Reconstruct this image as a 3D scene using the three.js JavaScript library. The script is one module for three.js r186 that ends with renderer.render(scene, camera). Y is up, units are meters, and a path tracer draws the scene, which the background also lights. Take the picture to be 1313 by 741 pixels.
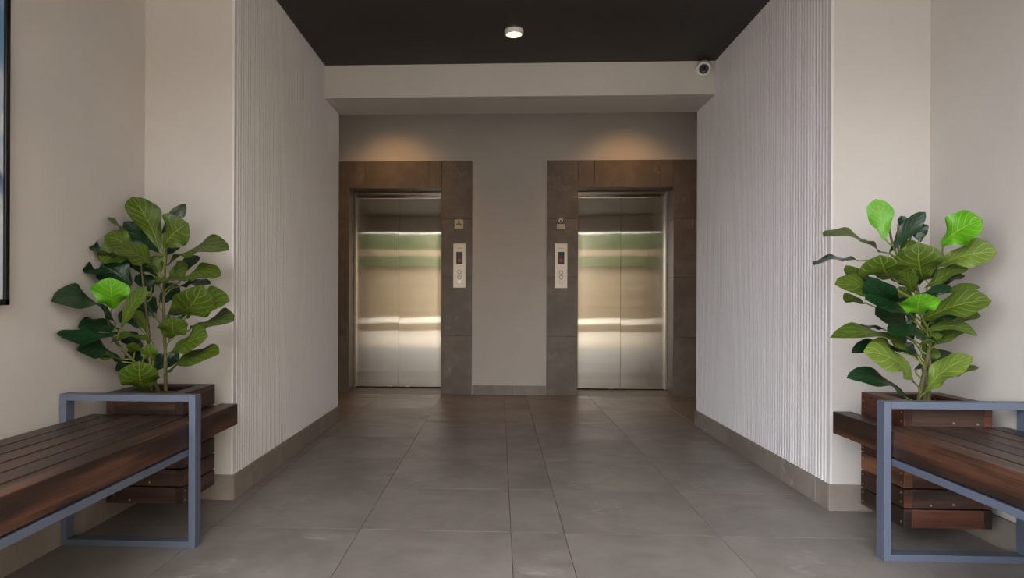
import * as THREE from 'three';
import { RoundedBoxGeometry } from 'three/addons/geometries/RoundedBoxGeometry.js';
import { mergeGeometries } from 'three/addons/utils/BufferGeometryUtils.js';

// ------------------------------------------------------------------ camera, sky, exposure
const scene = new THREE.Scene();
const WIDTH = 1313, HEIGHT = 741, FOCAL = 865;
const camera = new THREE.PerspectiveCamera(2 * Math.atan(HEIGHT / 2 / FOCAL) * 180 / Math.PI, WIDTH / HEIGHT, 0.05, 200);
camera.rotation.order = 'YXZ';
camera.position.set(0, 0.915, 0);
camera.rotation.set(0, Math.atan(40 / FOCAL), 0.0038);
camera.setViewOffset(WIDTH, HEIGHT, 56.5, -14.35, WIDTH, HEIGHT);   // the shifted lens
scene.add(camera);

const renderer = new THREE.WebGLRenderer({ antialias: true });
renderer.toneMapping = THREE.LinearToneMapping;
renderer.toneMappingExposure = 1.0;
renderer.shadowMap.enabled = true;

// an overcast afternoon sky, a little brighter overhead than at the horizon
const SKY_STRENGTH = 13;
{
  const w = 64, h = 32, data = new Float32Array(w * h * 4);
  for (let y = 0; y < h; y++) for (let x = 0; x < w; x++) {
    const up = Math.max(0, Math.sin(((y + 0.5) / h - 0.5) * Math.PI)), k = SKY_STRENGTH * (0.62 + 0.38 * up);
    data.set([k * 0.97, k * 0.985, k * 1.04, 1], (y * w + x) * 4);
  }
  const sky = new THREE.DataTexture(data, w, h, THREE.RGBAFormat, THREE.FloatType);
  sky.mapping = THREE.EquirectangularReflectionMapping; sky.magFilter = THREE.LinearFilter; sky.needsUpdate = true;
  scene.background = sky;
}

// ------------------------------------------------------------------ helpers
let seed = 20240611;
const rnd = () => { seed = (seed + 0x6d2b79f5) | 0; let t = Math.imul(seed ^ (seed >>> 15), 1 | seed); t = (t + Math.imul(t ^ (t >>> 7), 61 | t)) ^ t; return ((t ^ (t >>> 14)) >>> 0) / 4294967296; };
const rr = (a, b) => a + (b - a) * rnd();
const used = {};
function numbered(name) { const n = used[name] = (used[name] ?? -1) + 1; return n ? `${name}_${String(n).padStart(3, '0')}` : name; }
function mesh(name, geometry, material, parent = scene, x = 0, y = 0, z = 0) {
  const m = new THREE.Mesh(geometry, material);
  m.name = parent === scene ? numbered(name) : name; m.position.set(x, y, z); m.castShadow = m.receiveShadow = true;
  parent.add(m); return m;
}
function group(name, parent, x = 0, y = 0, z = 0) { const g = new THREE.Group(); g.name = parent === scene ? numbered(name) : name; g.position.set(x, y, z); parent.add(g); return g; }
function tag(o, label, category, groupName) { o.userData.label = label; o.userData.category = category; if (groupName) o.userData.group = groupName; return o; }
function struct(o) { o.userData.kind = 'structure'; return o; }
// texture coordinates in metres, u along the longest side of the box
function metreUV(g, along = null, du = 0, dv = 0) {
  g.computeBoundingBox();
  const s = g.boundingBox.getSize(new THREE.Vector3()), p = g.attributes.position, n = g.attributes.normal, uv = new Float32Array(p.count * 2);
  const long = along ?? (s.x >= s.y && s.x >= s.z ? 'x' : s.y >= s.z ? 'y' : 'z');
  for (let i = 0; i < p.count; i++) {
    const a = [Math.abs(n.getX(i)), Math.abs(n.getY(i)), Math.abs(n.getZ(i))], k = a.indexOf(Math.max(...a));
    const c = { x: p.getX(i), y: p.getY(i), z: p.getZ(i) }, axes = ['x', 'y', 'z'].filter((_, j) => j !== k);
    const u = axes.includes(long) ? long : axes[0], v = axes.find((t) => t !== u);
    uv[2 * i] = c[u] + du; uv[2 * i + 1] = c[v] + dv + 0.37 * k;
  }
  return g.setAttribute('uv', new THREE.BufferAttribute(uv, 2));
}
function box(w, h, d, x = 0, y = 0, z = 0) { return metreUV(new THREE.BoxGeometry(w, h, d).translate(x, y, z)); }
function span(x0, x1, y0, y1, d0, d1) { return box(x1 - x0, y1 - y0, d1 - d0, (x0 + x1) / 2, (y0 + y1) / 2, -(d0 + d1) / 2); }   // d: metres in front of the entrance-side origin
function board(w, h, d, r = 0.003, along = null) { return metreUV(new RoundedBoxGeometry(w, h, d, 1, Math.min(r, w / 2.1, h / 2.1, d / 2.1)), along, rr(0, 5), rr(0, 5)); }
function boardSpan(x0, x1, y0, y1, d0, d1, r, along) { return board(x1 - x0, y1 - y0, d1 - d0, r, along).translate((x0 + x1) / 2, (y0 + y1) / 2, -(d0 + d1) / 2); }
// a tile lying face up: w x d, thickness t, chamfer c, its top at y = 0
function tileGeometry(w, d, t, c, du = 0, dv = 0) {
  const X = w / 2, Z = d / 2, x = X - c, z = Z - c, pos = [], idx = [];
  const quad = (...q) => { const b = pos.length / 3; q.forEach((p) => pos.push(...p)); idx.push(b, b + 1, b + 2, b, b + 2, b + 3); };
  quad([-x, 0, z], [x, 0, z], [x, 0, -z], [-x, 0, -z]);
  const ring = [[-1, 1], [1, 1], [1, -1], [-1, -1]];
  for (let i = 0; i < 4; i++) {
    const [a, b] = ring[i], [e, f] = ring[(i + 1) % 4];
    quad([a * X, -c, b * Z], [e * X, -c, f * Z], [e * x, 0, f * z], [a * x, 0, b * z]);
    quad([a * X, -t, b * Z], [e * X, -t, f * Z], [e * X, -c, f * Z], [a * X, -c, b * Z]);
  }
  const g = new THREE.BufferGeometry().setAttribute('position', new THREE.Float32BufferAttribute(pos, 3)).setIndex(idx);
  g.computeVertexNormals();
  return metreUV(g, 'x', du, dv);
}
function tube(points, r0, r1 = r0, n = 10, sides = 6) {
  const curve = new THREE.CatmullRomCurve3(points), g = new THREE.TubeGeometry(curve, n, 1, sides), p = g.attributes.position, c = new THREE.Vector3(), v = new THREE.Vector3();
  for (let i = 0; i <= n; i++) { curve.getPointAt(i / n, c); const r = r0 + (r1 - r0) * i / n; for (let j = 0; j <= sides; j++) { const k = i * (sides + 1) + j; v.fromBufferAttribute(p, k).sub(c).normalize().multiplyScalar(r).add(c); p.setXYZ(k, v.x, v.y, v.z); } }
  return g;
}
// seamless value noise in [0, 1]
const lattice = new Float32Array(65536).map(() => rnd());
function noise(x, y, px, py, s = 0) {
  const xi = Math.floor(x), yi = Math.floor(y), fx = x - xi, fy = y - yi, a = fx * fx * (3 - 2 * fx), b = fy * fy * (3 - 2 * fy);
  const at = (i, j) => lattice[((((i % px) + px) % px) * 131 + (((j % py) + py) % py) * 517 + s * 7919) & 65535];
  return (at(xi, yi) * (1 - a) + at(xi + 1, yi) * a) * (1 - b) + (at(xi, yi + 1) * (1 - a) + at(xi + 1, yi + 1) * a) * b;
}
function fbm(u, v, px, py, oct = 4, s = 0) { let t = 0, a = 0.5, n = 0; for (let i = 0; i < oct; i++) { t += a * noise(u * px, v * py, px, py, s + i); n += a; a *= 0.5; px *= 2; py *= 2; } return t / n; }
function texture(w, h, fn, srgb = true, rx = 1, ry = 1) {
  const data = new Uint8Array(w * h * 4);
  for (let y = 0; y < h; y++) for (let x = 0; x < w; x++) { const c = fn((x + 0.5) / w, (y + 0.5) / h); for (let k = 0; k < 3; k++) data[(y * w + x) * 4 + k] = Math.max(0, Math.min(255, c[k] ?? c[0])); data[(y * w + x) * 4 + 3] = 255; }
  const t = new THREE.DataTexture(data, w, h);
  t.wrapS = t.wrapT = THREE.RepeatWrapping; t.magFilter = THREE.LinearFilter; t.minFilter = THREE.LinearMipmapLinearFilter; t.generateMipmaps = true; t.repeat.set(rx, ry);
  if (srgb) t.colorSpace = THREE.SRGBColorSpace;
  t.needsUpdate = true; return t;
}
const mix = (a, b, k) => a.map((x, i) => x + (b[i] - x) * k), clamp01 = (x) => Math.max(0, Math.min(1, x)), step = (a, b, x) => { const t = clamp01((x - a) / (b - a)); return t * t * (3 - 2 * t); };

// ------------------------------------------------------------------ materials
const M = {};
{
  const grain = texture(512, 512, (u, v) => { const g = 96 + 70 * fbm(u, v, 24, 24, 3, 3) + 60 * fbm(u, v, 96, 96, 2, 9); return [g]; }, false, 1.6, 1.6);
  const plasterColor = (c) => texture(256, 256, (u, v) => { const k = 0.97 + 0.06 * fbm(u, v, 5, 5, 4, 21); return c.map((x) => x * k); }, true, 0.5, 0.5);
  M.plaster = new THREE.MeshStandardMaterial({ name: 'plaster', map: plasterColor([202, 196, 189]), roughness: 0.75, bumpMap: grain, bumpScale: 0.0007 });
  M.ceilingPaint = new THREE.MeshStandardMaterial({ name: 'dark ceiling paint', color: '#2f2a28', roughness: 0.6, bumpMap: grain, bumpScale: 0.0004 });
  M.slat = new THREE.MeshStandardMaterial({ name: 'white slat', color: '#dbd7d6', roughness: 0.5 });

  // porcelain: cloudy grey-brown with pale scuffs
  const cloud = (u, v) => 0.6 * fbm(u, v, 4, 4, 5, 31) + 0.4 * fbm(u, v, 18, 18, 4, 37);
  const scuff = (u, v) => step(0.66, 0.8, fbm(u, v, 7, 9, 5, 43)) * step(0.4, 0.7, fbm(u, v, 40, 60, 3, 47));
  const porcelain = (a, b, c) => texture(1024, 1024, (u, v) => mix(mix(a, b, step(0.25, 0.75, cloud(u, v))), c, 0.5 * scuff(u, v)), true, 0.8, 0.8);
  const porcelainRough = texture(512, 512, (u, v) => [92 + 46 * fbm(u, v, 6, 6, 5, 53) + 60 * scuff(u, v)], false, 0.8, 0.8);
  M.floorTile = new THREE.MeshStandardMaterial({ name: 'floor porcelain', map: porcelain([114, 107, 102], [135, 128, 122], [176, 171, 167]), roughness: 1, roughnessMap: porcelainRough });
  M.grout = new THREE.MeshStandardMaterial({ name: 'grout', color: '#857b73', roughness: 0.9 });
  M.darkGrout = new THREE.MeshStandardMaterial({ name: 'dark grout', color: '#2c2620', roughness: 0.95 });
  M.skirtTile = new THREE.MeshStandardMaterial({ name: 'skirting porcelain', map: porcelain([128, 119, 110], [150, 141, 131], [184, 176, 168]), roughness: 0.5 });
  M.surroundTile = new THREE.MeshStandardMaterial({ name: 'surround porcelain', map: porcelain([104, 93, 82], [124, 112, 100], [146, 134, 122]), roughness: 0.45 });

  M.steel = new THREE.MeshPhysicalMaterial({ name: 'brushed steel', color: '#d6cebf', metalness: 1, roughness: 0.05, anisotropy: 1 });
  M.steelTrim = new THREE.MeshStandardMaterial({ name: 'steel trim', color: '#c4bbae', metalness: 1, roughness: 0.3 });
  M.darkGap = new THREE.MeshStandardMaterial({ name: 'dark gap', color: '#15120f', roughness: 0.9 });

  // stained hardwood
  const wood = (a, b, c, s) => texture(1024, 512, (u, v) => {
    const w = fbm(u, v, 3, 6, 3, s), streak = fbm(u + 0.02 * w, v, 5, 60, 4, s + 5), pore = fbm(u, v, 12, 200, 2, s + 11);
    let k = clamp01(0.75 * step(0.28, 0.72, w) + 0.7 * (streak - 0.42)); k = clamp01(k - 0.35 * step(0.6, 0.8, pore));
    return k < 0.5 ? mix(a, b, k * 2) : mix(b, c, k * 2 - 1);
  }, true, 0.8, 3.2);
  const woodBump = texture(512, 512, (u, v) => [110 + 90 * fbm(u, v, 6, 90, 3, 61) + 40 * fbm(u, v, 12, 200, 2, 67)], false, 0.8, 3.2);
  const wm = (name, map, roughness = 0.42) => new THREE.MeshStandardMaterial({ name, map, roughness, bumpMap: woodBump, bumpScale: 0.0008 });
  M.darkWood = wm('dark stained wood', wood([38, 27, 22], [57, 40, 33], [82, 60, 49], 71));
  M.brownWood = wm('brown stained wood', wood([38, 25, 19], [68, 43, 31], [98, 65, 46], 83));
  M.redWood = wm('red-brown wood', wood([52, 30, 23], [86, 50, 37], [112, 70, 52], 97));
  M.tanWood = wm('tan end-worn wood', wood([86, 54, 36], [122, 82, 56], [146, 104, 74], 103));
  M.frame = new THREE.MeshStandardMaterial({ name: 'blue-grey painted steel', color: '#575f6f', roughness: 0.42, metalness: 0.0, bumpMap: grain, bumpScale: 0.0002 });
  M.nail = new THREE.MeshStandardMaterial({ name: 'nail head', color: '#b9ada0', metalness: 0.8, roughness: 0.4 });
  M.soil = new THREE.MeshStandardMaterial({ name: 'potting soil', color: '#1f1611', roughness: 1, bumpMap: grain, bumpScale: 0.004 });
  M.bark = new THREE.MeshStandardMaterial({ name: 'stem bark', map: texture(64, 256, (u, v) => mix([70, 66, 36], [104, 98, 60], fbm(u, v, 6, 30, 3, 113)), true, 1, 2), roughness: 0.7 });
  M.petiole = new THREE.MeshStandardMaterial({ name: 'leaf stalk', color: '#7d8a3c', roughness: 0.6 });

  // leaves: u across, v from stalk to tip; pale midrib and side veins
  const vein = (u, v) => {
    const t = Math.abs(u - 0.5) * 2, mid = 1 - step(0.012, 0.05, t * (0.4 + v)), q = (v - 0.30 * t - 0.08) * 7.2, f = Math.abs(q - Math.round(q));
    return Math.max(mid, (1 - step(0.03, 0.1, f)) * 0.8 * step(1.02, 0.8, t) * step(-0.6, 0.2, q));
  };
  const leaf = (name, a, b, line, share, roughness) => new THREE.MeshPhysicalMaterial({
    name, side: THREE.DoubleSide, roughness, map: texture(256, 256, (u, v) => mix(mix(a, b, fbm(u, v, 6, 6, 4, 127)), line, share * vein(u, v))),
    bumpMap: leafBump, bumpScale: 0.0016,
  });
  const leafBump = texture(256, 256, (u, v) => [150 - 110 * vein(u, v) + 40 * fbm(u, v, 10, 10, 3, 131)], false);
  M.leaf = [
    leaf('olive leaf', [54, 74, 12], [78, 98, 22], [138, 152, 62], 0.7, 0.48),
    leaf('shaded dark leaf', [13, 42, 20], [24, 58, 28], [56, 88, 46], 0.45, 0.32),  // shade on leaf tops and inside the crown, put into the green
    leaf('lit bright leaf', [74, 140, 14], [98, 164, 30], [160, 192, 76], 0.6, 0.42),  // same leaf with light on and through it put into the green
    leaf('pale leaf', [84, 106, 32], [104, 124, 46], [150, 164, 84], 0.7, 0.5),
  ];
  M.whitePlastic = new THREE.MeshStandardMaterial({ name: 'white plastic', color: '#e8e5e1', roughness: 0.4 });
  M.blackPlastic = new THREE.MeshStandardMaterial({ name: 'black plastic', color: '#151515', roughness: 0.25 });
  M.matteBlack = new THREE.MeshStandardMaterial({ name: 'matte black plastic', color: '#0d0d0e', roughness: 0.6 });
  M.glassBlack = new THREE.MeshStandardMaterial({ name: 'black glass', color: '#0a0909', roughness: 0.35 });
  M.greyMark = new THREE.MeshStandardMaterial({ name: 'grey print', color: '#7a7268', roughness: 0.6 });
  M.panelSteel = new THREE.MeshStandardMaterial({ name: 'satin steel plate', color: '#d2c8b6', metalness: 0.65, roughness: 0.45 });
  M.redDisplay = new THREE.MeshStandardMaterial({ name: 'red display', color: '#300406', emissive: '#d01020', emissiveIntensity: 0.6, roughness: 0.5 });
  M.litButton = new THREE.MeshStandardMaterial({ name: 'lit button lamp', color: '#efe6d6', emissive: '#fff0d8', emissiveIntensity: 0.35, roughness: 0.5 });
  M.paper = new THREE.MeshStandardMaterial({ name: 'sticker', color: '#d8cfb6', roughness: 0.8 });
  M.lamp = new THREE.MeshStandardMaterial({ name: 'lamp diffuser', color: '#fff4e0', emissive: '#ffc67c', emissiveIntensity: 7, roughness: 0.5 });
  M.pavement = new THREE.MeshStandardMaterial({ name: 'pavement', color: '#948d82', roughness: 0.9 });
  M.porchWood = new THREE.MeshStandardMaterial({ name: 'porch soffit', color: '#6a4c36', roughness: 0.6 });
  M.kerb = new THREE.MeshStandardMaterial({ name: 'pale kerb', color: '#e4dfd6', roughness: 0.8 });
  M.outerWall = new THREE.MeshStandardMaterial({ name: 'outer wall', color: '#857862', roughness: 0.9 });
  M.addedWing = new THREE.MeshStandardMaterial({ name: 'wing render', color: '#b3a897', roughness: 0.9 });  // finish of the added side wall, pale enough to bounce some light
  M.hedge = new THREE.MeshStandardMaterial({ name: 'hedge leaves', map: texture(256, 256, (u, v) => mix([46, 58, 32], [94, 104, 64], fbm(u, v, 14, 14, 4, 151)), true, 0.7, 0.7), roughness: 0.8 });
}

// ------------------------------------------------------------------ the room (x to the right, y up, the lifts towards -z; "d" is the distance along -z)
const XL = -1.21, XR = 1.45;                       // slatted corridor
const SL = -1.63, SR = 1.875;                      // walls behind the benches
const STUB = 3.03, SLAT_END = 5.05, BEAM = 4.62, BACK = 6.53, DOOR = 6.78, MOUTH = 0.45;
const CEILING = 2.535, SOFFIT = 2.31, LOBBY = 2.95;

// floor: screed below, porcelain tiles in 0.6 m rows with one narrow column
const floor = struct(group('floor', scene));
mesh('screed', metreUV(span(-2.6, 2.9, -0.2, -0.010, MOUTH, 7.1)), M.grout, floor);
{
  const xs = [-2.35, -1.75, -1.15, -0.55, 0.05, 0.26, 0.86, 1.46, 2.06, 2.66], ds = [];
  ds.push(MOUTH);
  for (let d = 0.87; d < 6.3; d += 0.6) ds.push(d);
  ds.push(BACK);
  const cache = {}, gap = 0.0018;
  for (let j = 0; j + 1 < ds.length; j++) for (let i = 0; i + 1 < xs.length; i++) {
    let x0 = xs[i], x1 = xs[i + 1];
    const d0 = ds[j], d1 = ds[j + 1];
    if (d0 < MOUTH) continue;
    if (d1 < STUB) { if (x1 < SL || x0 > SR) continue; }
    else if (d0 >= STUB && d1 <= SLAT_END && (x1 < XL || x0 > XR)) continue;
    const w = x1 - x0 - gap, d = d1 - d0 - gap, v = Math.floor(rnd() * 4), key = [w.toFixed(3), d.toFixed(3), v].join();
    cache[key] ??= tileGeometry(w, d, 0.0095, 0.0006, rr(0, 3), rr(0, 3));
    mesh('tile', cache[key], M.floorTile, floor, (x0 + x1) / 2, rr(-0.0003, 0.0003), -(d0 + d1) / 2);
  }
}

// walls, ceilings, beam: all solid
const solid = (name, material, ...spans) => struct(mesh(name, mergeGeometries(spans.map((s) => span(...s))), material));
const wallLeft = solid('wall_left', M.plaster, [SL - 0.2, SL, -0.2, 2.75, MOUTH, STUB + 0.1]);
const wallRight = solid('wall_right', M.plaster, [SR, SR + 0.2, -0.2, 2.75, MOUTH, STUB + 0.1]);
const wallInnerLeft = solid('wall_corridor_left', M.plaster, [-2.6, XL - 0.012, -0.2, 3.0, STUB, SLAT_END]);
const wallInnerRight = solid('wall_corridor_right', M.plaster, [XR + 0.012, 2.9, -0.2, 3.0, STUB, SLAT_END]);
solid('wall_lobby_left', M.plaster, [-2.6, -2.35, -0.2, 3.1, SLAT_END, 7.1]);
solid('wall_lobby_right', M.plaster, [2.65, 2.9, -0.2, 3.1, SLAT_END, 7.1]);
const DL = [-1.465, -0.56], DR = [0.755, 1.66], HEAD = 2.0;
const wallBack = solid('wall_back', M.plaster,
  [-2.6, DL[0] - 0.012, -0.2, 3.1, BACK, 7.1], [DL[1] + 0.012, DR[0] - 0.012, -0.2, 3.1, BACK, 7.1], [DR[1] + 0.012, 2.9, -0.2, 3.1, BACK, 7.1],
  [DL[0] - 0.012, DL[1] + 0.012, HEAD + 0.012, 3.1, BACK, 7.1], [DR[0] - 0.012, DR[1] + 0.012, HEAD + 0.012, 3.1, BACK, 7.1],
  [DL[0] - 0.012, DL[1] + 0.012, -0.2, HEAD + 0.012, 6.9, 7.1], [DR[0] - 0.012, DR[1] + 0.012, -0.2, HEAD + 0.012, 6.9, 7.1]);
solid('ceiling', M.ceilingPaint, [-2.1, 2.3, CEILING, CEILING + 0.2, MOUTH, BEAM]);
solid('ceiling_lobby', M.plaster, [-2.6, 2.9, LOBBY, LOBBY + 0.2, SLAT_END - 0.1, 7.1]);
solid('trim_beam', M.plaster, [XL - 0.012, XR + 0.012, SOFFIT, 3.1, BEAM, SLAT_END]);

// white ribs on both corridor walls, 30 mm apart, from the skirting to the ceiling or the beam
const SKIRT = 0.114;
{
  const rib = (h) => {
    const s = new THREE.Shape(), w = 0.0086, t = 0.0125, c = 0.004;
    s.moveTo(-w, 0); s.lineTo(-w, t - c); s.quadraticCurveTo(-w, t, -w + c, t); s.lineTo(w - c, t); s.quadraticCurveTo(w, t, w, t - c); s.lineTo(w, 0); s.closePath();
    return new THREE.ExtrudeGeometry(s, { depth: h, bevelEnabled: false, curveSegments: 3 }).rotateX(-Math.PI / 2);   // stands on y = 0, proud towards -z
  };
  const tall = rib(CEILING - SKIRT), low = rib(SOFFIT - SKIRT);
  const narrow = box(0.012, CEILING - SKIRT, 0.03, 0, (CEILING - SKIRT) / 2, 0);
  for (const [wall, x, turn, name] of [[wallInnerLeft, XL - 0.012, -Math.PI / 2, 'left'], [wallInnerRight, XR + 0.012, Math.PI / 2, 'right']]) {
    for (let d = STUB + 0.045; d < SLAT_END - 0.01; d += 0.03) {
      const m = mesh('slat', d < BEAM ? tall : low, M.slat, wall, x, SKIRT, -d);
      m.rotation.y = turn;
    }
    mesh('corner_strip', narrow, M.slat, wall, x + (name === 'left' ? 0.006 : -0.006) * 0.6, SKIRT, -STUB - 0.016);
  }
}

// porcelain skirting in 0.6 m pieces
function skirting(name, pieces, height = SKIRT) {
  const g = struct(group(name, scene));
  for (const [x0, x1, d0, d1] of pieces) mesh('tile', boardSpan(x0, x1, 0, height, d0, d1, 0.0015), M.skirtTile, g);
}
const run = (a, b, stepSize, offset) => { const out = []; let p = a; for (let q = offset; q < b; q += stepSize) if (q > a + 0.03) { out.push([p + 0.001, q - 0.001]); p = q; } out.push([p + 0.001, b]); return out; };
skirting('baseboard_left', run(MOUTH, STUB - 0.012, 0.6, 2.67 - 1.8).map(([a, b]) => [SL, SL + 0.012, a, b]));
skirting('baseboard_right', run(MOUTH, STUB - 0.012, 0.6, 2.47 - 1.8).map(([a, b]) => [SR - 0.012, SR, a, b]));
skirting('baseboard_left_return', [[SL, XL + 0.006, STUB - 0.012, STUB]]);
skirting('baseboard_right_return', [[XR - 0.006, SR, STUB - 0.012, STUB]]);
skirting('baseboard_corridor_left', run(STUB, SLAT_END, 0.6, 3.27).map(([a, b]) => [XL - 0.012, XL + 0.006, a, b]));
skirting('baseboard_corridor_right', run(STUB, SLAT_END, 0.6, 3.15).map(([a, b]) => [XR - 0.006, XR + 0.012, a, b]));
skirting('baseboard_back', [[-0.256, 0.149, BACK - 0.011, BACK], [0.151, 0.45, BACK - 0.011, BACK]], 0.092);

// porcelain surrounds of the two lifts, tile by tile, the returns included
const TOP = 2.265, rows = [0, 0.57, 1.14, 1.70, TOP];
function surround(name, x0, x1, opening, outer) {
  const g = struct(group(name, scene)), t = 0.01, e = 0.0013;
  for (const [a, b] of [[x0, opening[0]], [opening[1], x1]]) for (let k = 0; k < 4; k++) mesh('tile', boardSpan(a + e, b - e, rows[k] + e, rows[k + 1] - e, BACK - t, BACK, 0.0014), M.surroundTile, g);
  for (const [a, b] of [[opening[0], opening[0] + 0.155], [opening[0] + 0.155, opening[1] - 0.125], [opening[1] - 0.125, opening[1]]]) mesh('tile', boardSpan(a + e, b - e, HEAD + e, TOP - e, BACK - t, BACK, 0.0014), M.surroundTile, g);
  for (const [a, b] of [[opening[0] - 0.012, opening[0]], [opening[1], opening[1] + 0.012]]) for (let k = 0; k < 4; k++) mesh('tile', boardSpan(a, b, Math.max(rows[k], 0) + e, Math.min(rows[k + 1], HEAD) - e, BACK - t + 0.002, DOOR - 0.03, 0.0008), M.surroundTile, g);
  mesh('tile', boardSpan(opening[0], opening[1], HEAD, HEAD + 0.012, BACK - t + 0.002, DOOR - 0.03, 0.0008), M.surroundTile, g);
  mesh('grout', mergeGeometries([[x0 + 0.002, opening[0] - 0.002, 0.002, TOP - 0.002], [opening[1] + 0.002, x1 - 0.002, 0.002, TOP - 0.002], [opening[0] - 0.002, opening[1] + 0.002, HEAD + 0.014, TOP - 0.002]].map(([a, b, y0, y1]) => span(a, b, y0, y1, BACK - 0.0055, BACK))), M.darkGrout, g);
  const ramp = span(opening[0], opening[1], -0.02, 0, BACK, DOOR + 0.02), p = ramp.attributes.position;      // the landing rises to the door sill
  for (let i = 0; i < p.count; i++) if (p.getY(i) > -0.01) p.setY(i, p.getZ(i) < -BACK - 0.1 ? 0.034 : 0.0005);
  ramp.computeVertexNormals(); mesh('landing_tile', ramp, M.floorTile, g);
}
surround('trim_1', -1.765, -0.262, DL);
surround('trim_2', 0.453, 1.955, DR);

// ------------------------------------------------------------------ lifts
function doorPanel(w, h) {
  // pressed sheet, not quite flat, brushed in vertical hairlines about a millimetre apart: fine V grooves that tilt the surface sideways
  const nx = 2 * Math.round(w / 0.0014), ny = 28, g = new THREE.PlaneGeometry(w, h, nx, ny), p = g.attributes.position, n = g.attributes.normal, uv = g.attributes.uv;
  const tilt = Array.from({ length: nx + 1 }, (_, k) => (k % 2 ? 1 : -1) * rr(0.94, 1) * 0.2), v = new THREE.Vector3();
  const warp = (x, y) => 0.00028 * Math.sin(x * 4.2 + 0.8 + 0.5 * Math.sin(y * 1.1)) * Math.sin(y * 2.1 + 0.4) + 0.00012 * Math.sin(y * 7 + x * 3);
  for (let i = 0; i < p.count; i++) {
    const x = p.getX(i), y = p.getY(i), e = 0.002, z = warp(x, y), k = i % (nx + 1);
    p.setZ(i, z + 0.00002 * (k % 2));
    v.set(-(warp(x + e, y) - z) / e - tilt[k], -(warp(x, y + e) - z) / e, 1).normalize(); n.setXYZ(i, v.x, v.y, v.z);
    uv.setXY(i, x + 3, y);
  }
  g.translate(0, h / 2, 0);
  const back = metreUV(new RoundedBoxGeometry(w, h, 0.028, 1, 0.003).translate(0, h / 2, -0.0155));
  const pick = (q) => { const r = q.index ? q.toNonIndexed() : q; return r; };
  return mergeGeometries([pick(g), pick(back)]);
}
function lift(name, [x0, x1], label) {
  const cx = (x0 + x1) / 2, t = tag(group(name, scene, cx, 0.034, -DOOR), label, 'elevator', 'pair of lifts'), w = (x1 - x0) / 2;
  const panel = doorPanel(w - 0.0235, HEAD - 0.034 - 0.062);
  for (const s of [-1, 1]) {
    mesh('door_panel', panel, M.steel, t, s * (w / 2 - 0.0105), 0.006, 0);
    const jamb = metreUV(new RoundedBoxGeometry(0.02, HEAD - 0.034, 0.05, 1, 0.003).translate(0, (HEAD - 0.034) / 2, 0));
    mesh('door_jamb', jamb, M.steelTrim, t, s * (w - 0.011), 0, 0.008);
    mesh('guide_shoe', board(0.05, 0.012, 0.012, 0.003), M.steelTrim, t, s * 0.09, 0.008, 0.007);
  }
  mesh('header_strip', board(x1 - x0 - 0.044, 0.026, 0.04, 0.004), M.steelTrim, t, 0, HEAD - 0.034 - 0.016, 0.012);
  mesh('header_groove', board(x1 - x0 - 0.044, 0.03, 0.02, 0.002), M.steel, t, 0, HEAD - 0.034 - 0.044, 0);
  mesh('door_sill', board(x1 - x0, 0.012, 0.05, 0.002), M.darkGap, t, 0, -0.004, -0.01);
  mesh('gap_strip', board(0.006, HEAD - 0.09, 0.006, 0.001), M.darkGap, t, 0, HEAD / 2 - 0.02, -0.013);
  return t;
}
lift('elevator', DL, 'brushed steel elevator doors with the call panel on their right, nearer the left corridor wall');
lift('elevator', DR, 'brushed steel elevator doors with the call panel on their left, nearer the right corridor wall');

// call panels: plate, display, three buttons
const disc = (r, h, n = 24) => new THREE.CylinderGeometry(r, r, h, n).rotateX(Math.PI / 2);
const ring = (r, t) => new THREE.TorusGeometry(r, t, 8, 28);
function callPanel(cx, label, lit) {
  const t = tag(group('call_panel', scene, cx, 1.035, -(BACK - 0.01)), label, 'call panel', 'lift call panels');
  mesh('faceplate', board(0.12, 0.428, 0.006, 0.002).translate(0, 0.214, 0.003), M.panelSteel, t);
  const display = mesh('display', board(0.062, 0.118, 0.003, 0.001).translate(0, 0.288, 0.0065), M.glassBlack, t);
  // a dot-matrix arrow glowing red in the lower half of the display
  const dots = [];
  ['00100', '01110', '11111', '01110', '01110'].forEach((row, j) => [...row].forEach((c, i) => { if (c === '1') dots.push(disc(0.0033, 0.001, 8).translate((i - 2) * 0.0078, 0.284 - j * 0.0078, 0.0085)); }));
  mesh('display_arrow', mergeGeometries(dots), M.redDisplay, display);
  [0.151, 0.104, 0.060].forEach((y, k) => {
    const b = mesh('button', disc(0.0155, 0.006).translate(0, y, 0.007), k === 2 && lit ? M.litButton : M.panelSteel, t);
    if (!(k === 2 && lit)) mesh('button_ring', ring(0.0175, k === 2 ? 0.0012 : 0.0022).translate(0, y, 0.008), k === 2 ? M.greyMark : M.darkGap, b);
  });
  mesh('engraving', mergeGeometries([-0.018, -0.006, 0.006, 0.018].map((x) => box(0.008, 0.006, 0.0006, x, 0.382, 0.0063))), M.greyMark, t);
}
callPanel(-0.385, 'tall satin steel call panel right of the left elevator, lowest button lit white', true);
callPanel(0.593, 'tall satin steel call panel left of the right elevator, lowest button unlit', false);

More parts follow.
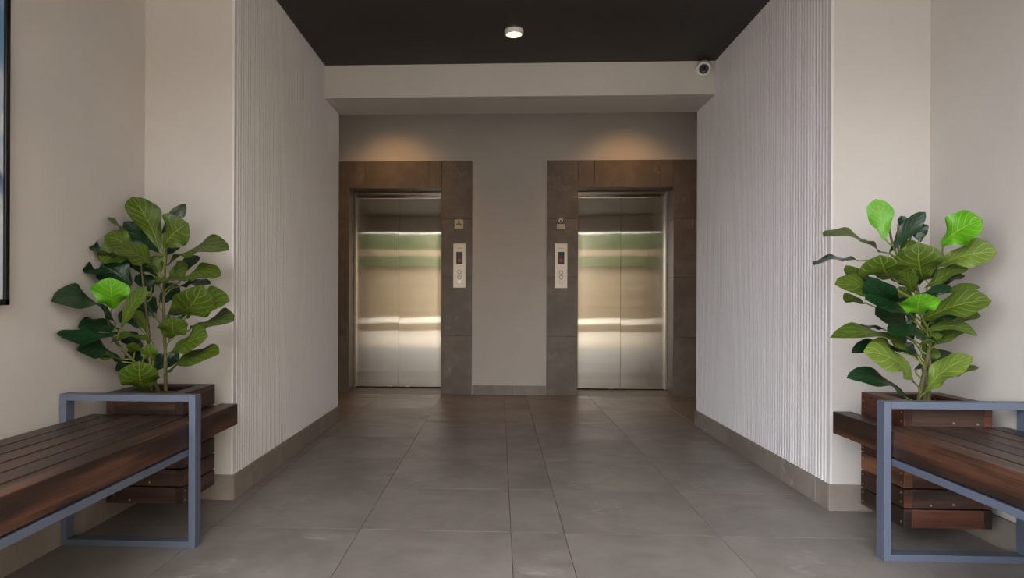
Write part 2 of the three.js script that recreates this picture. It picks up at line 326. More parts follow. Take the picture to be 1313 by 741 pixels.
// small plates above the call panels
{
  const t = tag(group('sticker_plate', scene, -0.392, 1.605, -(BACK - 0.01)), 'small pale plate with a torn sticker above the left call panel', 'wall plate');
  mesh('plate', board(0.085, 0.09, 0.004, 0.001).translate(0, 0.045, 0.002), M.paper, t);
  mesh('printed_mark', mergeGeometries([box(0.05, 0.012, 0.0008, 0, 0.046, 0.0044), box(0.02, 0.026, 0.0008, 0, 0.066, 0.0044), box(0.012, 0.01, 0.0008, 0.018, 0.034, 0.0044)]), M.greyMark, t);
  mesh('upper_strip', board(0.074, 0.024, 0.003, 0.001).translate(0, 0.131, 0.0015), M.greyMark, t);
  mesh('middle_strip', board(0.048, 0.018, 0.003, 0.001).translate(0.0, 0.102, 0.0015), M.greyMark, t);
}
{
  const t = tag(group('key_switch', scene, 0.59, 1.597, -(BACK - 0.01)), 'small steel key switch plate above the right call panel', 'key switch');
  mesh('plate', board(0.083, 0.146, 0.004, 0.001).translate(0, 0.073, 0.002), M.greyMark, t);
  mesh('lower_plate', board(0.08, 0.052, 0.003, 0.001).translate(0, 0.028, 0.0055), M.paper, t);
  const c = mesh('lock_cylinder', disc(0.022, 0.016).translate(-0.002, 0.085, 0.012), M.panelSteel, t);
  mesh('keyhole', board(0.011, 0.02, 0.002, 0.0008).translate(-0.003, 0.08, 0.0206), M.darkGap, c);
  mesh('lock_ring', ring(0.025, 0.003).translate(-0.002, 0.085, 0.006), M.darkGap, t);
}

// ------------------------------------------------------------------ lamps
const WARM = '#ffc27a';
function downlight(x, ceilingY, d, label, power, angle, tiltX = 0, tiltZ = 0, grp) {
  const t = tag(group('downlight', scene, x, ceilingY, -d), label, 'ceiling light', grp);
  mesh('housing', new THREE.LatheGeometry([[0, 0], [0.056, 0], [0.058, -0.004], [0.058, -0.026], [0.052, -0.03], [0.046, -0.03], [0.045, -0.024], [0, -0.024]].map(([a, b]) => new THREE.Vector2(a, b)), 40), M.whitePlastic, t);
  mesh('diffuser', new THREE.CylinderGeometry(0.0445, 0.0445, 0.004, 32).translate(0, -0.0262, 0), M.lamp, t);
  const s = new THREE.SpotLight(WARM, power, 0, angle, 0.9, 2);
  s.name = 'downlight_beam'; s.position.set(0, -0.034, 0); s.target.position.set(tiltX, -1, tiltZ); s.castShadow = true; s.shadow.radius = 2;
  t.add(s, s.target);
}
downlight(0.083, CEILING, 4.05, 'round white surface downlight glowing warm on the dark ceiling', 0.5, 1.35);
for (const x of [-1.0, 1.2]) downlight(x, LOBBY, 5.94, `round downlight on the lobby ceiling behind the beam, before the ${x < 0 ? 'left' : 'right'} elevator`, 3.2, 0.86, 0, -0.22);

// ------------------------------------------------------------------ security camera on the beam
{
  const t = tag(group('security_camera', scene, 1.368, 2.472, -BEAM), 'small white turret security camera in the top right corner of the beam', 'camera');
  mesh('base', new THREE.CylinderGeometry(0.05, 0.054, 0.026, 36).rotateX(Math.PI / 2).translate(0, 0, 0.013), M.whitePlastic, t);
  const ball = group('turret', t, -0.004, 0.0, 0.03);
  ball.rotation.set(0.35, -0.25, 0);
  const shell = []; for (let i = 0; i <= 14; i++) { const a = Math.PI * 0.5 * i / 14 + 0.12; shell.push(new THREE.Vector2(0.049 * Math.cos(a - 0.12) + 0.0008, 0.04 * Math.sin(a - 0.12) - 0.01)); }
  const outline = [[0.054, -0.02], [0.055, -0.004], [0.0535, 0.012], [0.0485, 0.026], [0.041, 0.033], [0.0345, 0.0325], [0.0325, 0.026], [0.0, 0.022]].map(([a, b]) => new THREE.Vector2(a, b));
  mesh('shell', new THREE.LatheGeometry(outline, 40).rotateX(Math.PI / 2), M.whitePlastic, ball);
  mesh('face', new THREE.CylinderGeometry(0.031, 0.031, 0.004, 32).rotateX(Math.PI / 2).translate(0, 0, 0.026), M.matteBlack, ball);
  mesh('lens', new THREE.SphereGeometry(0.011, 24, 12, 0, Math.PI * 2, 0, Math.PI / 2).rotateX(Math.PI / 2).translate(0, 0.004, 0.026), M.glassBlack, ball);
  mesh('infrared_window', board(0.022, 0.008, 0.002, 0.0008).translate(0, -0.017, 0.0275), M.greyMark, ball);
}

// ------------------------------------------------------------------ picture on the left wall
{
  const d0 = 1.16, d1 = 2.137, y0 = 0.893, y1 = 2.2, t = tag(group('framed_painting', scene, SL, y0, -(d0 + d1) / 2), 'abstract blue and white painting in a thin black frame on the left wall', 'painting');
  const h = y1 - y0, w = d1 - d0, art = texture(512, 512, (u, v) => {
    const a = fbm(u, v, 3, 4, 5, 163), b = fbm(u, v, 6, 5, 5, 171);
    let c = mix([206, 214, 226], [112, 150, 186], step(0.35, 0.6, a)); c = mix(c, [18, 44, 92], step(0.5, 0.62, b) * step(0.2, 0.4, v) * step(0.75, 0.5, v)); return mix(c, [232, 234, 238], step(0.62, 0.72, fbm(u, v, 9, 9, 4, 181)) * 0.7);
  });
  const canvas = new THREE.PlaneGeometry(w - 0.03, h - 0.03).rotateY(Math.PI / 2).translate(0.021, h / 2, 0);
  mesh('canvas', canvas, new THREE.MeshStandardMaterial({ name: 'painted canvas', map: art, roughness: 0.7 }), t);
  for (const y of [0.01, h - 0.01]) mesh('frame_bar', board(0.03, 0.02, w, 0.002).translate(0.0155, y, 0), M.blackPlastic, t);
  for (const z of [-1, 1]) mesh('frame_bar', board(0.03, h, 0.02, 0.002).translate(0.0155, h / 2, z * (w / 2 - 0.01)), M.blackPlastic, t);
  mesh('backing', board(0.018, h - 0.01, w - 0.01, 0.002).translate(0.01, h / 2, 0), M.darkGap, t);
}

// ------------------------------------------------------------------ benches; s = +1 puts the front edge on +x (the left bench), -1 mirrors it
const SEAT = 0.46;
function bench(s, wallX, frontX, d0, legD, endD, plankEnd, label) {
  const t = tag(group('bench', scene, wallX, 0, -legD), label, 'bench', 'pair of lobby benches');
  const X = (x) => x - wallX, local = (x0, x1, y0, y1, a, b, r, m, name, parent = t, along) => mesh(name, board(Math.abs(x1 - x0), y1 - y0, b - a, r, along), m, parent, X((x0 + x1) / 2), (y0 + y1) / 2, legD - (a + b) / 2);
  const legOut = frontX + s * 0.028, backOut = wallX + s * 0.006, T = 0.025;
  for (const a of [legD, d0 + 0.25]) {
    const f = group('end_frame', t);
    local(legOut, legOut - s * T, 0, 0.562, a, a + 0.05, 0.002, M.frame, 'leg', f);
    local(backOut, backOut + s * T, 0, 0.562, a, a + 0.05, 0.002, M.frame, 'leg', f);
    local(legOut - s * T, backOut + s * T, 0.562 - T, 0.562, a, a + 0.05, 0.002, M.frame, 'top_bar', f);
    local(legOut - s * T, backOut + s * T, 0, T, a, a + 0.05, 0.002, M.frame, 'floor_bar', f);
    local(legOut - s * T, backOut + s * T, 0.336, 0.358, a + 0.014, a + 0.036, 0.002, M.frame, 'cross_bar', f);
  }
  local(frontX - s * 0.002, frontX - s * 0.027, 0.336, 0.361, d0 + 0.3, legD + 0.014, 0.002, M.frame, 'seat_rail');
  local(wallX + s * 0.035, wallX + s * 0.06, 0.336, 0.361, d0 + 0.3, legD + 0.014, 0.002, M.frame, 'seat_rail');
  local(frontX, frontX - s * 0.0755, 0.368, SEAT, d0, endD, 0.004, M.brownWood, 'front_beam', t, 'z');
  for (let k = 1; k < 6; k++) local(frontX - s * (0.0776 * k + 0.004), frontX - s * (0.0776 * (k + 1) - 0.002), SEAT - 0.032, SEAT, d0, plankEnd, 0.003, M.darkWood, 'seat_plank', t, 'z');
  for (const a of [legD - 0.05, d0 + 0.32]) local(frontX - s * 0.0757, frontX - s * 0.463, 0.3612, SEAT - 0.0322, a, a + 0.04, 0.002, M.darkWood, 'bearer', t, 'x');
  return t;
}
bench(1, SL, -1.140, 0.75, 2.425, 2.90, 2.594, 'dark wooden slat bench with blue-grey steel frame below the painting on the left wall');
bench(-1, SR, 1.386, 0.75, 2.443, 2.87, 2.546, 'dark wooden slat bench with blue-grey steel frame against the bare right wall');

// ------------------------------------------------------------------ planter boxes let into the benches
function planter(x0, x1, d0, d1, y0, pitch, woods, label, nails) {
  const t = tag(group('planter_box', scene, (x0 + x1) / 2, y0, -(d0 + d1) / 2), label, 'planter', 'pair of wooden planter boxes'), W = x1 - x0, D = d1 - d0, T = 0.03, H = 0.545 - y0;
  const head = disc(0.0038, 0.003, 10);
  for (let k = 0; k < 6; k++) {
    const a = k * pitch, b = k === 5 ? H - 0.012 : a + pitch - 0.005, y = (a + b) / 2, h = b - a;
    for (const s of [-1, 1]) {
      const side = mesh('plank', board(T, h, D, 0.002, 'z'), woods[(k + 1) % woods.length], t, s * (W / 2 - T / 2), y, 0);
      const front = mesh('plank', board(W - 2 * T - 0.001, h, T, 0.002, 'x'), woods[k % woods.length], t, 0, y, s * (D / 2 - T / 2 - 0.001));
      for (const dy of [-0.017, 0.017]) for (const e of [-1, 1]) if (rnd() < nails) mesh('nail', head.clone().rotateY(Math.PI / 2), M.nail, side, s * T / 2, dy + rr(-0.003, 0.003), e * (D / 2 - 0.016));
      if (s > 0) for (const dx of [-0.06, 0.02, 0.105]) if (rnd() < nails * 0.6) mesh('nail', head, M.nail, front, dx, -0.02 + rr(-0.004, 0.004), T / 2);
    }
  }
  for (const s of [-1, 1]) for (const e of [-1, 1]) mesh('corner_post', board(0.03, H - 0.014, 0.03, 0.002, 'y'), woods[0], t, s * (W / 2 - T - 0.016), H / 2 - 0.006, e * (D / 2 - T - 0.017));
  for (const s of [-1, 1]) {
    mesh('rim_board', board(0.058, 0.012, D, 0.002, 'z'), woods[0], t, s * (W / 2 - 0.029), H - 0.006, 0);
    mesh('rim_board', board(W - 0.118, 0.012, 0.058, 0.002, 'x'), woods[0], t, 0, H - 0.006, s * (D / 2 - 0.029));
  }
  mesh('base_board', board(W - 2 * T - 0.002, 0.02, D - 2 * T - 0.004, 0.002), woods[0], t, 0, 0.012, 0);
  const soil = new THREE.PlaneGeometry(W - 2 * T - 0.002, D - 2 * T - 0.004, 20, 20).rotateX(-Math.PI / 2), p = soil.attributes.position;
  for (let i = 0; i < p.count; i++) p.setY(i, 0.012 * fbm(p.getX(i) * 3 + 0.5, p.getZ(i) * 3 + 0.5, 8, 8, 3, 191));
  soil.computeVertexNormals();
  const fill = mergeGeometries([metreUV(soil), metreUV(new THREE.BoxGeometry(W - 2 * T - 0.004, 0.32, D - 2 * T - 0.006).translate(0, -0.162, 0))].map((g) => g.toNonIndexed()));
  mesh('soil', fill, M.soil, t, 0, 0.495 - y0, 0);
  return t;
}
planter(-1.55, -1.238, 2.598, 2.893, 0.108, 0.0702, [M.darkWood, M.darkWood, M.brownWood], 'dark wooden planter box in the left bench, holding the left fig plant', 0.3);
planter(1.488, 1.802, 2.55, 2.845, 0.084, 0.073, [M.redWood, M.darkWood, M.redWood, M.tanWood], 'red-brown wooden planter box in the right bench, holding the right fig plant', 0.9);

// ------------------------------------------------------------------ fiddle-leaf figs. One row a leaf, in metres from the foot of the stem:
// stalk end x y z, tip x y z, width, facing x y z, arch, kind (0 olive, 1 dark as shaded, 2 bright as lit, 3 pale)
const leftLeaves = [
  [-0.016, 0.617, -0, -0.151, 0.842, -0.02, 0.124, 0.637, 0.236, 0.734, 0.05, 0],
  [0.008, 0.627, 0.02, 0.132, 0.724, 0.06, 0.153, 0.168, 0.318, 0.933, 0.08, 0],
  [-0.043, 0.685, -0.06, 0.054, 0.822, -0.08, 0.056, 0.445, -0.188, 0.876, 0.08, 1],
  [-0.041, 0.608, -0.05, -0.206, 0.745, -0.06, 0.079, 0.093, 0.541, 0.836, -0.05, 1],
  [-0.16, 0.662, -0.02, -0.216, 0.748, 0.05, 0.079, 0.849, 0.524, -0.064, 0.1, 0],
  [-0.097, 0.612, 0.02, -0.211, 0.672, 0.07, 0.105, 0.561, 0.518, 0.646, 0.12, 0],
  [-0.108, 0.576, 0.05, -0.216, 0.593, 0.116, 0.105, 0.49, 0.465, 0.737, 0.15, 0],
  [0.006, 0.521, 0.06, -0.127, 0.606, 0.16, 0.17, 0.442, 0.836, 0.327, 0.18, 0],
  [0.028, 0.555, 0.03, 0.316, 0.611, 0.1, 0.17, 0.093, 0.909, 0.406, 0.14, 0],
  [-0.012, 0.594, -0.03, 0.055, 0.651, -0.04, 0.042, 0.105, 0.331, 0.938, 0.1, 1],
  [-0.102, 0.461, 0.06, -0.209, 0.55, 0.1, 0.142, 0.298, 0.504, 0.81, 0.15, 1],
  [-0.124, 0.374, 0.16, -0.083, 0.497, 0.25, 0.133, 0.353, -0.627, 0.695, 0.12, 2],
  [-0.103, 0.316, 0.17, -0.216, 0.405, 0.391, 0.17, 0.117, 0.814, 0.568, 0.22, 1],
  [-0.128, 0.293, 0.1, -0.216, 0.304, 0.236, 0.087, 0.259, 0.621, 0.739, 0.1, 1],
  [-0.091, 0.284, 0.16, -0.216, 0.287, 0.358, 0.084, 0.297, 0.756, 0.584, -0.1, 1],
  [-0.115, 0.158, 0.1, -0.216, 0.219, 0.243, 0.107, 0.189, 0.777, 0.601, 0.15, 1],
  [-0.089, 0.173, 0.13, -0.191, 0.199, 0.22, 0.062, 0.255, 0.927, 0.275, 0.05, 0],
  [-0.038, 0.044, 0.07, 0.006, 0.176, 0.2, 0.153, 0.316, -0.716, 0.622, 0.12, 0],
  [0.029, 0.113, 0.04, 0.287, 0.199, 0.12, 0.165, 0.048, 0.903, 0.426, 0.1, 0],
  [0.063, 0.198, 0.06, 0.246, 0.27, 0.13, 0.129, 0.072, 0.709, 0.702, 0.1, 0],
  [0.102, 0.284, -0, 0.322, 0.327, 0.06, 0.164, 0.071, 0.927, 0.368, 0.1, 0],
  [0.11, 0.337, 0.03, 0.32, 0.408, 0.1, 0.146, 0.118, 0.605, 0.788, 0.16, 0],
  [0.07, 0.353, 0.1, 0.251, 0.47, 0.2, 0.17, 0.254, -0.827, 0.501, 0.16, 0],
  [0.058, 0.481, -0, 0.265, 0.511, 0.05, 0.106, 0.214, 0.729, 0.651, 0.15, 0],
  [0.048, 0.47, -0.04, 0.192, 0.479, -0.02, 0.066, 0.308, 0.733, 0.607, 0.1, 1],
  [0.011, 0.514, -0.05, 0.129, 0.593, -0.06, 0.072, 0.051, 0.619, 0.784, 0.1, 1],
  [-0.014, 0.477, 0.02, 0.13, 0.488, 0.08, 0.17, 0.136, 0.954, 0.268, 0.1, 0],
  [-0.068, 0.295, 0.2, 0.057, 0.462, 0.24, 0.068, -0.131, 0.102, 0.986, 0.05, 0],
  [-0.05, 0.272, 0.04, -0.078, 0.37, 0.08, 0.051, 0.816, 0.303, 0.492, 0.1, 0],
  [-0.004, 0.245, 0.08, -0.14, 0.239, 0.15, 0.092, 0.136, 0.954, 0.268, 0.2, 0],
  [-0.089, 0.197, 0.06, -0.056, 0.244, 0.13, 0.054, 0.235, -0.854, 0.464, 0.1, 0],
  [-0.027, 0.156, 0.03, -0.028, 0.235, 0.08, 0.067, 0.397, -0.482, 0.781, 0.1, 0],
  [-0.025, 0.115, -0.06, 0.022, 0.191, -0.08, 0.06, 0.105, 0.331, 0.938, 0.1, 1],
  [0.072, 0.256, 0.09, 0.13, 0.347, 0.19, 0.113, 0.279, -0.787, 0.55, 0.1, 0],
  [-0.06, 0.331, -0.05, -0.13, 0.425, -0.06, 0.087, 0.604, 0.309, 0.734, 0.1, 1],
  [-0.146, 0.147, -0.05, -0.216, 0.115, -0.018, 0.053, 0.288, 0.527, 0.8, 0.1, 1],
  [-0.195, 0.596, 0.04, -0.216, 0.606, 0.154, 0.131, 0.24, 0.848, 0.473, 0.1, 1],
  [-0.208, 0.504, 0.05, -0.216, 0.516, 0.194, 0.17, 0.24, 0.848, 0.473, 0.1, 1],
  [-0.062, 0.469, -0.03, -0.123, 0.509, -0, 0.059, 0.586, 0.416, 0.695, 0.1, 1],
  [-0.032, 0.506, -0.02, -0.137, 0.566, 0.02, 0.077, 0.528, 0.612, 0.589, 0.15, 1],
  [0.081, 0.338, -0.05, 0.038, 0.397, -0.06, 0.044, 0.236, 0.309, 0.921, 0.1, 1],
  [-0.096, 0.122, -0.06, -0.181, 0.197, -0.06, 0.093, 0.604, 0.309, 0.734, 0.1, 1],
  [-0.124, 0.52, -0.06, -0.177, 0.621, -0.05, 0.093, 0.604, 0.309, 0.734, 0.1, 1],
  [-0.096, 0.286, -0.07, -0.193, 0.406, -0.08, 0.095, 0.583, 0.398, 0.708, 0.1, 1],
  [-0.052, 0.4, -0.06, 0.033, 0.47, -0.07, 0.089, 0.228, 0.398, 0.889, 0.1, 1],
  [-0.031, 0.519, -0.03, -0.07, 0.593, -0.02, 0.086, 0.502, 0.404, 0.765, 0.1, 0],
  [-0.125, 0.57, -0.05, -0.216, 0.662, -0.017, 0.101, 0.583, 0.398, 0.708, 0.1, 1],
  [-0.113, 0.287, -0.03, -0.197, 0.362, -0.02, 0.083, 0.583, 0.398, 0.708, 0.1, 1],
  [-0.094, 0.201, -0.02, -0.173, 0.27, -0, 0.079, 0.56, 0.497, 0.663, 0.1, 1],
  [-0.021, 0.268, -0.05, 0.058, 0.35, -0.06, 0.08, 0.228, 0.398, 0.889, 0.1, 1],
  [0.003, 0.495, -0.04, 0.09, 0.557, -0.03, 0.091, 0.205, 0.497, 0.843, 0.1, 0],
  [-0.057, 0.438, -0.02, -0.098, 0.512, -0, 0.079, 0.502, 0.404, 0.765, 0.1, 1],
  [-0.079, 0.099, -0.04, -0.007, 0.174, -0.05, 0.071, 0.322, 0.404, 0.856, 0.1, 1],
];
const rightLeaves = [
  [-0.147, 0.652, -0, -0.184, 0.815, -0, 0.091, -0.515, 0.148, 0.844, -0.04, 2],
  [-0.175, 0.607, 0.02, -0.405, 0.664, 0.05, 0.17, -0.124, 0.909, 0.398, 0.15, 0],
  [-0.122, 0.604, -0.02, 0.024, 0.768, -0.03, 0.065, 0.054, 0.153, 0.987, -0.05, 1],
  [-0.014, 0.657, -0.06, -0.048, 0.758, -0.07, 0.049, -0.129, 0.101, 0.987, 0, 1],
  [0.017, 0.65, -0.05, 0.018, 0.727, -0.06, 0.066, -0.494, 0.316, 0.81, 0.1, 1],
  [-0.014, 0.621, 0.12, 0.052, 0.706, 0.24, 0.138, -0.649, 0.355, 0.673, 0.12, 2],
  [0.014, 0.554, 0.06, 0.132, 0.594, 0.2, 0.116, -0.586, 0.462, 0.665, 0.15, 3],
  [-0.03, 0.498, 0.05, -0.118, 0.632, 0.16, 0.15, -0.362, -0.72, 0.593, 0.14, 0],
  [-0.169, 0.502, 0.08, -0.271, 0.584, 0.19, 0.161, -0.254, -0.873, 0.417, 0.14, 0],
  [-0.24, 0.575, -0, -0.436, 0.555, 0.04, 0.108, -0.105, 0.979, 0.172, 0.1, 1],
  [-0.224, 0.497, 0.06, -0.347, 0.551, 0.1, 0.064, -0.252, -0.876, 0.412, 0.1, 0],
  [-0.199, 0.481, 0.02, -0.291, 0.517, 0.04, 0.083, -0.255, -0.872, 0.418, 0.1, 0],
  [-0.188, 0.426, 0.07, -0.406, 0.478, 0.14, 0.113, -0.281, 0.704, 0.653, 0.14, 0],
  [-0.248, 0.408, 0.06, -0.355, 0.449, 0.11, 0.051, -0.202, -0.921, 0.332, 0.1, 0],
  [-0.141, 0.421, 0.13, -0.324, 0.505, 0.22, 0.11, -0.229, -0.898, 0.375, 0.15, 1],
  [-0.094, 0.342, 0.1, -0.323, 0.424, 0.19, 0.17, -0.172, 0.717, 0.675, 0.12, 1],
  [-0.111, 0.367, 0.16, -0.173, 0.445, 0.27, 0.121, -0.275, -0.85, 0.45, 0.06, 2],
  [-0.057, 0.346, 0.08, 0.107, 0.42, 0.21, 0.125, -0.477, 0.652, 0.59, 0.18, 0],
  [-0.049, 0.342, 0.11, 0.025, 0.38, 0.18, 0.067, -0.396, 0.796, 0.458, 0.05, 1],
  [0.045, 0.335, 0.03, 0.131, 0.363, 0.12, 0.075, -0.276, 0.848, 0.452, 0.1, 0],
  [-0.056, 0.302, 0.07, 0.107, 0.292, 0.14, 0.071, -0.355, 0.799, 0.485, 0.2, 0],
  [-0.045, 0.278, 0.05, -0.255, 0.367, 0.13, 0.158, -0.199, 0.666, 0.719, 0.1, 1],
  [-0.029, 0.268, 0.13, -0.249, 0.304, 0.2, 0.099, -0.177, 0.858, 0.483, 0.1, 1],
  [-0.143, 0.307, -0, -0.274, 0.3, 0.03, 0.049, -0.177, 0.858, 0.483, 0.1, 1],
  [-0.065, 0.196, 0.08, -0.436, 0.283, 0.17, 0.116, -0.133, 0.852, 0.506, 0.18, 0],
  [-0.087, 0.221, -0, -0.299, 0.218, 0.05, 0.073, -0.235, 0.777, 0.584, 0.2, 1],
  [-0.075, 0.109, 0.07, -0.323, 0.234, 0.18, 0.14, -0.179, 0.605, 0.776, 0.12, 3],
  [-0.026, 0.218, 0.02, 0.125, 0.321, 0.09, 0.062, -0.39, 0.852, 0.35, 0.08, 0],
  [-0.006, 0.147, -0.05, 0.137, 0.217, -0.05, 0.065, -0.572, 0.612, 0.546, 0.1, 1],
  [-0.034, 0.067, 0.06, 0.071, 0.216, 0.17, 0.11, -0.694, 0.553, 0.461, 0.16, 3],
  [0.064, 0.121, -0, 0.139, 0.169, 0.1, 0.061, -0.365, 0.843, 0.395, 0.1, 0],
  [-0.09, 0.05, 0.05, -0.352, 0.131, 0.12, 0.099, -0.166, 0.741, 0.651, 0.14, 1],
  [-0.046, 0.343, 0.02, -0.108, 0.408, 0.05, 0.043, -0.391, -0.662, 0.64, 0.1, 0],
  [-0.061, 0.451, 0.04, -0.118, 0.547, 0.09, 0.067, -0.416, -0.602, 0.682, 0.1, 0],
  [-0.029, 0.467, 0.05, 0.089, 0.557, 0.13, 0.085, -0.559, 0.709, 0.43, 0.1, 0],
  [0.059, 0.474, -0.02, 0.141, 0.517, 0.02, 0.054, -0.522, 0.717, 0.462, 0.1, 1],
  [0.044, 0.447, 0.03, 0.143, 0.469, 0.1, 0.054, -0.325, 0.781, 0.533, 0.15, 0],
  [-0.063, 0.446, 0.08, 0.018, 0.465, 0.14, 0.067, -0.264, 0.862, 0.433, 0.05, 1],
  [-0.013, 0.205, -0.02, -0.065, 0.248, -0.02, 0.052, -0.283, 0.416, 0.864, 0.1, 1],
  [-0.044, 0.246, 0.04, 0.015, 0.292, 0.09, 0.047, -0.429, 0.755, 0.496, 0.1, 0],
  [0.004, 0.524, -0.05, -0.042, 0.577, -0.05, 0.074, -0.308, 0.309, 0.9, 0.1, 1],
  [-0.006, 0.258, -0.06, -0.058, 0.346, -0.06, 0.082, -0.308, 0.309, 0.9, 0.1, 1],
  [0.045, 0.258, -0.06, 0.113, 0.347, -0.06, 0.075, -0.66, 0.309, 0.685, 0.1, 1],
  [-0.048, 0.477, -0.04, -0.099, 0.546, -0.03, 0.074, -0.297, 0.398, 0.868, 0.1, 1],
  [0.004, 0.477, -0.05, 0.066, 0.559, -0.05, 0.074, -0.636, 0.398, 0.661, 0.1, 1],
  [-0.047, 0.335, -0.04, -0.121, 0.416, -0.03, 0.078, -0.451, -0.5, 0.739, 0.1, 1],
  [0.021, 0.306, -0.04, 0.071, 0.382, -0.03, 0.073, -0.61, 0.497, 0.617, 0.1, 1],
  [-0.019, 0.382, -0.03, -0.082, 0.475, -0.02, 0.073, -0.476, -0.406, 0.78, 0.1, 0],
  [-0.024, 0.218, -0.04, -0.109, 0.277, -0.03, 0.081, -0.27, 0.497, 0.825, 0.1, 1],
  [0.016, 0.173, -0.03, 0.065, 0.232, -0.02, 0.062, -0.61, 0.497, 0.617, 0.1, 0],
  [-0.065, 0.577, -0.05, -0.008, 0.659, -0.05, 0.066, -0.581, 0.314, 0.751, 0.1, 0],
  [-0.014, 0.524, -0.04, -0.077, 0.616, -0.03, 0.063, -0.402, 0.314, 0.86, 0.1, 1],
];

const profile = (s) => 0.14 * Math.sqrt(Math.min(1, s * 9)) * (1 - s) + Math.pow(Math.sin(Math.PI * Math.pow(Math.min(1, s), 1.75)), 0.68) * (0.84 + 0.16 * s);
function leafGeometry(b, tip, width, n, arch) {
  const NS = 16, NT = 8, axis = tip.clone().sub(b), len = axis.length(), side = new THREE.Vector3(); axis.normalize();
  side.crossVectors(n, axis).normalize(); const up = new THREE.Vector3().crossVectors(axis, side).normalize();
  const ph = rr(0, 6.28), ph2 = rr(0, 6.28), wav = rr(0.07, 0.14), fold = rr(0.08, 0.28), twist = rr(-0.25, 0.25), swing = rr(-0.06, 0.06);
  const pos = [], uv = [], idx = [], c = new THREE.Vector3(), v = new THREE.Vector3(), sd = new THREE.Vector3(), un = new THREE.Vector3();
  for (let i = 0; i <= NS; i++) {
    const s = i / NS, hw = width / 2 * Math.max(0.001, profile(s)), a = twist * (s - 0.3);
    c.copy(b).addScaledVector(axis, s * len).addScaledVector(up, arch * len * 4 * s * (1 - s) * (0.6 + 0.5 * s)).addScaledVector(side, swing * len * Math.sin(Math.PI * s));
    sd.copy(side).multiplyScalar(Math.cos(a)).addScaledVector(up, Math.sin(a)); un.copy(up).multiplyScalar(Math.cos(a)).addScaledVector(side, -Math.sin(a));
    for (let j = 0; j <= NT; j++) {
      const t = j / NT * 2 - 1, w = t * hw * (1 + 0.07 * Math.sin(s * 14 + ph + (t > 0 ? 1.7 : 0)));
      const z = fold * Math.abs(w) * (1 - 0.5 * Math.abs(t)) + wav * width * t * t * Math.sin(s * 11 + ph2 + (t > 0 ? 2.1 : 0)) * Math.sin(Math.PI * Math.min(1, s * 1.1)) + 0.012 * width * Math.cos((s - 0.3 * Math.abs(t)) * 45) * (1 - t * t);
      v.copy(c).addScaledVector(sd, w).addScaledVector(un, z); pos.push(v.x, v.y, v.z); uv.push(j / NT, s);
    }
  }
  for (let i = 0; i < NS; i++) for (let j = 0; j < NT; j++) { const k = i * (NT + 1) + j; idx.push(k, k + 1, k + NT + 2, k, k + NT + 2, k + NT + 1); }
  const g = new THREE.BufferGeometry().setAttribute('position', new THREE.Float32BufferAttribute(pos, 3)).setAttribute('uv', new THREE.Float32BufferAttribute(uv, 2)).setIndex(idx);
  g.computeVertexNormals(); return g;
}
function figPlant(x, d, wall, leaves, stems, label) {
  const t = tag(group('fig_plant', scene, x, 0.5, -d), label, 'plant', 'pair of potted fiddle-leaf figs'), curves = [];
  for (const s of stems) {
    const pts = s.map(([a, b, c]) => new THREE.Vector3(a, b, c)), curve = new THREE.CatmullRomCurve3(pts);
    mesh('stem', tube(pts, 0.0085, 0.004, 24, 8), M.bark, t); curves.push(curve.getSpacedPoints(40));
  }
  const V = (a, b, c) => new THREE.Vector3(a, b, c);
  for (const [bx, by, bz, tx, ty, tz, w, nx, ny, nz, arch, kind] of leaves) {
    const b = V(bx, by, bz), tip = V(tx, ty, tz), g = leafGeometry(b, tip, w, V(nx, ny, nz), arch), l = mesh('leaf', g, M.leaf[kind], t), p = g.attributes.position;
    for (let i = 0; i < p.count; i++) if ((p.getX(i) - wall) * Math.sign(wall) > -0.004) p.setX(i, wall - Math.sign(wall) * (0.004 + 0.15 * Math.min(0.03, (p.getX(i) - wall) * Math.sign(wall) + 0.004)));   // bent where the leaf meets the wall
    g.computeVertexNormals();
    let best = null, score = 1e9;
    for (const c of curves) for (const q of c) { const e = Math.hypot(q.x - bx, q.z - bz), k = Math.hypot(e, Math.abs(by - q.y - 0.35 * e - 0.02) * 1.3); if (q.y < by && k < score) { score = k; best = q; } }
    if (best) {
      const dir = tip.clone().sub(b).normalize(), m = best.clone().lerp(b, 0.6).add(V(0, 0.006, 0)).addScaledVector(dir, -0.008);
      mesh('leaf_stalk', tube([best, m, b.clone().addScaledVector(dir, 0.012)], 0.0034, 0.0026, 8, 6), M.petiole, l);
    }
  }
  return t;
}
figPlant(-1.394, 2.745, SL + 1.394, leftLeaves, [
  [[0.01, 0.0, 0], [0.012, 0.2, 0.01], [0.0, 0.42, 0.0], [0.0, 0.68, -0.03]],
  [[-0.02, 0.0, 0.02], [-0.07, 0.14, 0.07], [-0.145, 0.27, 0.13], [-0.16, 0.37, 0.14]],
  [[0.0, 0.0, 0.02], [-0.03, 0.15, 0.05], [-0.05, 0.35, 0.04], [-0.08, 0.55, 0.03]],
], 'broad-leaved fig plant with one bright green leaf, in the planter near the painting');
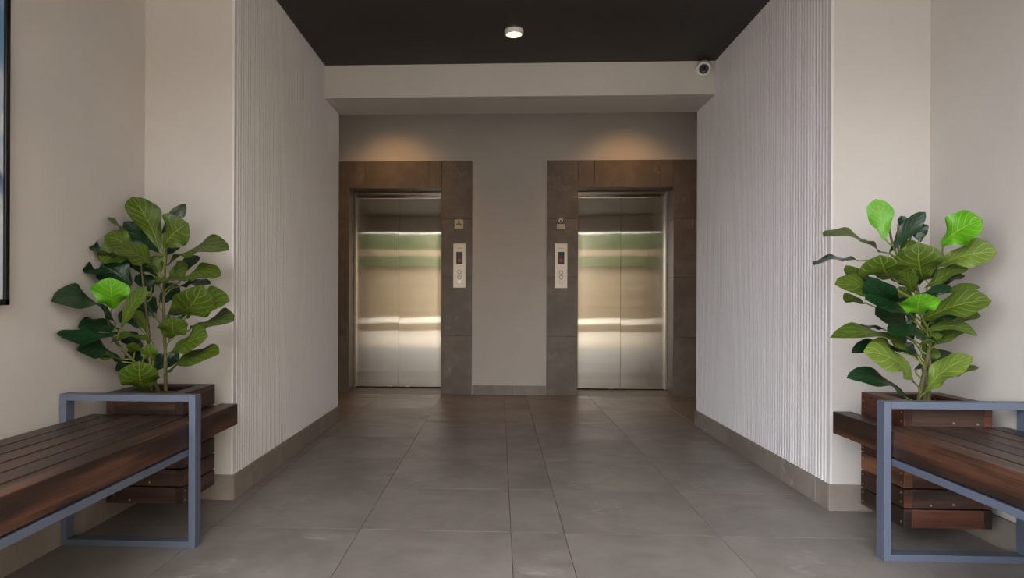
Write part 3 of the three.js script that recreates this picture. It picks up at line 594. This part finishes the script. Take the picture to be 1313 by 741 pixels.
figPlant(1.645, 2.695, SR - 1.645, rightLeaves, [
  [[0.0, 0.0, 0], [-0.005, 0.22, 0.01], [-0.02, 0.45, 0.0], [-0.1, 0.62, -0.02], [-0.135, 0.72, 0.0]],
  [[-0.03, 0.0, 0.01], [-0.02, 0.12, 0.03], [0.0, 0.3, 0.05], [0.02, 0.46, 0.05], [0.07, 0.6, 0.08]],
  [[0.015, 0.0, 0.0], [0.01, 0.15, 0.02], [0.0, 0.4, -0.02], [-0.07, 0.6, -0.04], [-0.08, 0.72, -0.03]],
], 'broad-leaved fig plant with three bright green leaves, in the red-brown planter box');

// ------------------------------------------------------------------ outside the entrance, behind the camera: what the lift doors mirror, plus one added shading wall
struct(mesh('ground', metreUV(span(-22, 22, -0.25, -0.012, -30, MOUTH)), M.pavement));
solid('trim_entrance_beam', M.plaster, [SL - 0.2, SR + 0.2, 2.25, 3.1, MOUTH - 0.2, MOUTH]);
solid('wall_added_wing', M.addedWing, [2.3, 2.6, -0.1, 6.5, -6.2, MOUTH - 0.2]);  // added unseen wall: keeps sky light off the left side of the room
solid('trim_kerb', M.kerb, [-22, 22, 0.21, 0.36, -7.2, -7.0]);
solid('wall_planting_bed', M.outerWall, [-22, 22, -0.1, 0.21, -7.18, -7.02]);
solid('wall_garden', M.outerWall, [-3.4, 22, -0.1, 2.62, -9.4, -9.1]);
function bush(name, label, w, h, d, x, y, z, nx, ny) {
  const g = new THREE.BoxGeometry(w, h, d, nx, ny, 6), p = g.attributes.position, n = g.attributes.normal;
  for (let i = 0; i < p.count; i++) { const k = 0.3 * d * fbm(p.getX(i) / w + 0.5, p.getY(i) / 3 + p.getZ(i) / 5 + 0.5, 64, 5, 3, 201) - 0.1 * d; p.setXYZ(i, p.getX(i) + n.getX(i) * k, p.getY(i) + n.getY(i) * k * 0.4, p.getZ(i) + n.getZ(i) * k); }
  g.computeVertexNormals();
  const b = mesh(name, metreUV(g), M.hedge, scene, x, y, z);
  tag(b, label, 'hedge'); b.userData.kind = 'stuff';
}
bush('hedge', 'long green hedge rising behind the garden wall, mirrored as the upper green band of the elevator doors', 25.4, 1.3, 0.9, 9.3, 2.55, 10.05, 110, 10);
bush('climber', 'clipped green climber along the garden wall, mirrored as the lower green band of the elevator doors', 25.4, 0.36, 0.16, 9.3, 2.2, 8.98, 110, 5);

renderer.render(scene, camera);
